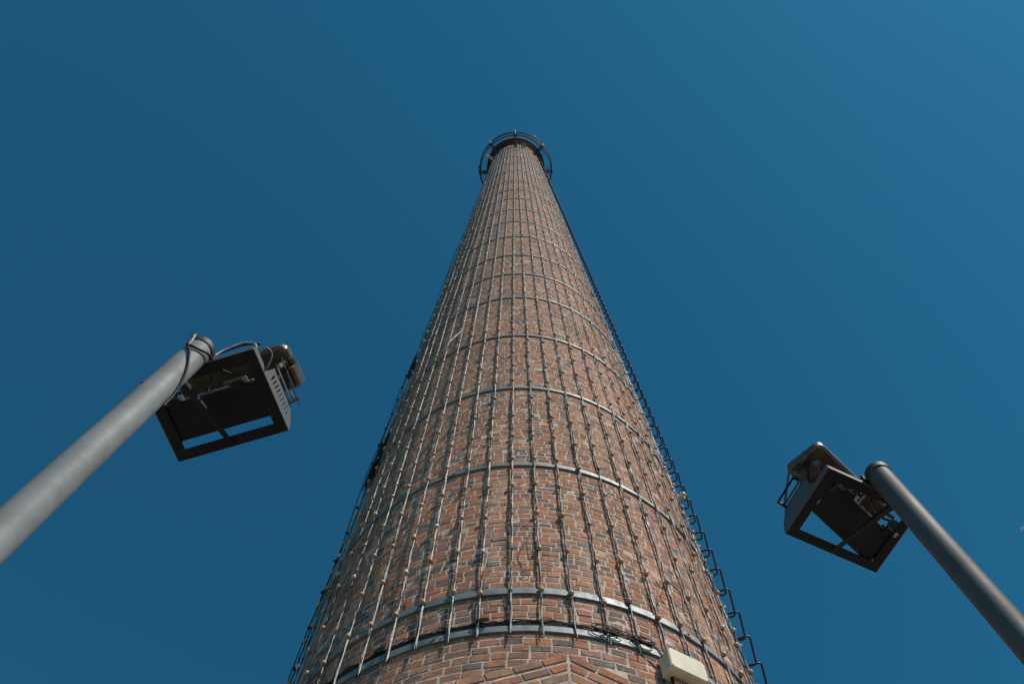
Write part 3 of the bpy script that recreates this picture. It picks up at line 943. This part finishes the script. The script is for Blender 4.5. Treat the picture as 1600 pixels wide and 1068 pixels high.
ang_l = math.atan2(-.30, .954); ang_r = math.atan2(.417, .91)
ml, TL, FL, HLf = flood_mount("dark steel floodlight frame on the left lamp post, two slots of sky through it",
    "floodlight on the left lamp post, square to its frame", -1.396, 1.300, 3.45, ang_l, 1, 0.0, (.015, .205), .300, (0, .232), PL)
mr_, TR, FR, HR = flood_mount("dark steel floodlight frame on the right lamp post, wide wedge gaps of sky",
    "floodlight on the right lamp post, swivelled askew to its frame, ribbed back showing", 1.82, 2.02, 3.70, ang_r, -1, R(18), (-.010, .160), .255, (.022, .228), PRR)

# cables on the left post
def lpole(w, z_, o_=.0):      # w: angle round the post, degrees
    rr = .057 + o_
    return Vector((PL[0] + rr * math.cos(R(w)), PL[1] + rr * math.sin(R(w)), z_ + EYE))
cw = thing("post_cable", "black and pale cables looped over the left lamp post's top", "cable", tuple(lpole(300, 3.0, .006)))
TWC = math.degrees(math.atan2(-PL[1], -PL[0]))       # side of the post facing the camera
MB().tube(smooth_path([lpole(TWC + 75, 2.95, .006), lpole(TWC + 62, 3.06, .006), lpole(TWC + 25, 3.18, .007), lpole(TWC - 15, 3.30, .007), lpole(TWC - 55, 3.40, .007),
                       lpole(TWC - 75, 3.50, .009), lpole(TWC - 80, 3.545, .012), lpole(TWC - 110, 3.55, -.01), TL(.0, .06, .16), TL(.05, .14, .20)], 8), .0055, 7).build("cable", M['black_cable'], cw, smooth=True)
MB().tube(smooth_path([lpole(TWC - 50, 3.39, .008), lpole(TWC - 20, 3.375, .009), lpole(TWC + 25, 3.41, .012), lpole(TWC + 65, 3.47, .015), TL(.06, .0, .11), TL(.14, .02, .22), TL(.2, .05, .27)], 8), .0060, 7).build("cable", M['black_cable'], cw, smooth=True)
MB().tube(smooth_path([lpole(TWC - 52, 3.40, .005), lpole(TWC - 58, 3.47, .007), lpole(TWC - 66, 3.52, .010), lpole(TWC - 72, 3.548, .006)], 8), .0045, 6).build("pale_cable", M['pale_cable'], cw, smooth=True)
MB().tube(smooth_path([lpole(TWC + 80, 3.50, .004), TL(.07, .0, .13), TL(.13, .01, .22), TL(.18, .02, .22), TL(.235, .02, .13), TL(.25, .04, .03)], 8), .0048, 7).build("pale_cable", M['pale_cable'], cw, smooth=True)
MB().tube(smooth_path([lpole(TWC + 95, 3.46, .01), TL(.01, .09, .06), TL(-.01, .13, .02), TL(.04, .15, .01), TL(.08, .16, .05), TL(.05, .2, .2)], 8), .0050, 6).build("cable", M['black_cable'], cw, smooth=True)
# cables on the right mount
cr_ = thing("mount_cable", "black cables coiled beside the right lamp post under the floodlight", "cable", tuple(TR(0, .08, .02)))
for j, rr in enumerate((.045, .036, .052)):
    ctrl = [TR(-.02 + .03 * j + rr * math.cos(w), .12 + rr * 1.1 * math.sin(w), .03 + .012 * w) for w in [i * .6 for i in range(11)]]
    MB().tube(smooth_path(ctrl, 4), .0042, 6).build("cable", M['black_cable'], cr_, smooth=True)
MB().tube(smooth_path([TR(-.03, -.01, .05), TR(-.08, .02, .10), TR(-.14, .05, .17), TR(-.17, .09, .22)], 6), .005, 6).build("cable", M['black_cable'], cr_, smooth=True)
MB().tube(smooth_path([TR(.0, .06, .04), TR(-.01, .12, .03), TR(.01, .17, .03)], 6), .005, 6).build("pale_cable", M['pale_cable'], cr_, smooth=True)

# small white bird far off at the right edge
bd = Vector((1, 0, 0))
px_, py_ = 1597.0, 825.0
dirv = (_rt * (px_ - 800) / FPX - _up * (py_ - 534) / FPX + _fw).normalized()
bp_ = Vector((0, 0, EYE)) + dirv * 90
bird = thing("bird", "tiny white bird gliding far off near the right edge", "bird", tuple(bp_))
body = MB()
body.tube([bp_ + Vector((x_, 0, 0)) for x_ in (-.19, -.10, 0, .09, .15, .19)], [.02, .07, .10, .08, .05, .015], 8)
body.build("body", M['white'], bird, smooth=True)
for s in (-1, 1):
    wg = MB()
    P_ = [(.07, 0, .03), (.10, .2, .08), (.02, .46, .03), (-.02, .2, .07), (-.06, 0, .03)]
    top_ = [bp_ + Vector((x_, s * y_, z_)) for x_, y_, z_ in P_]; bot = [p - Vector((0, 0, .012)) for p in top_]
    wg.add(top_ + bot, [(0, 1, 2, 3, 4), (9, 8, 7, 6, 5)] + [(i, (i + 1) % 5, (i + 1) % 5 + 5, i + 5) for i in range(5)])
    wg.build("wing", M['white'], bird)
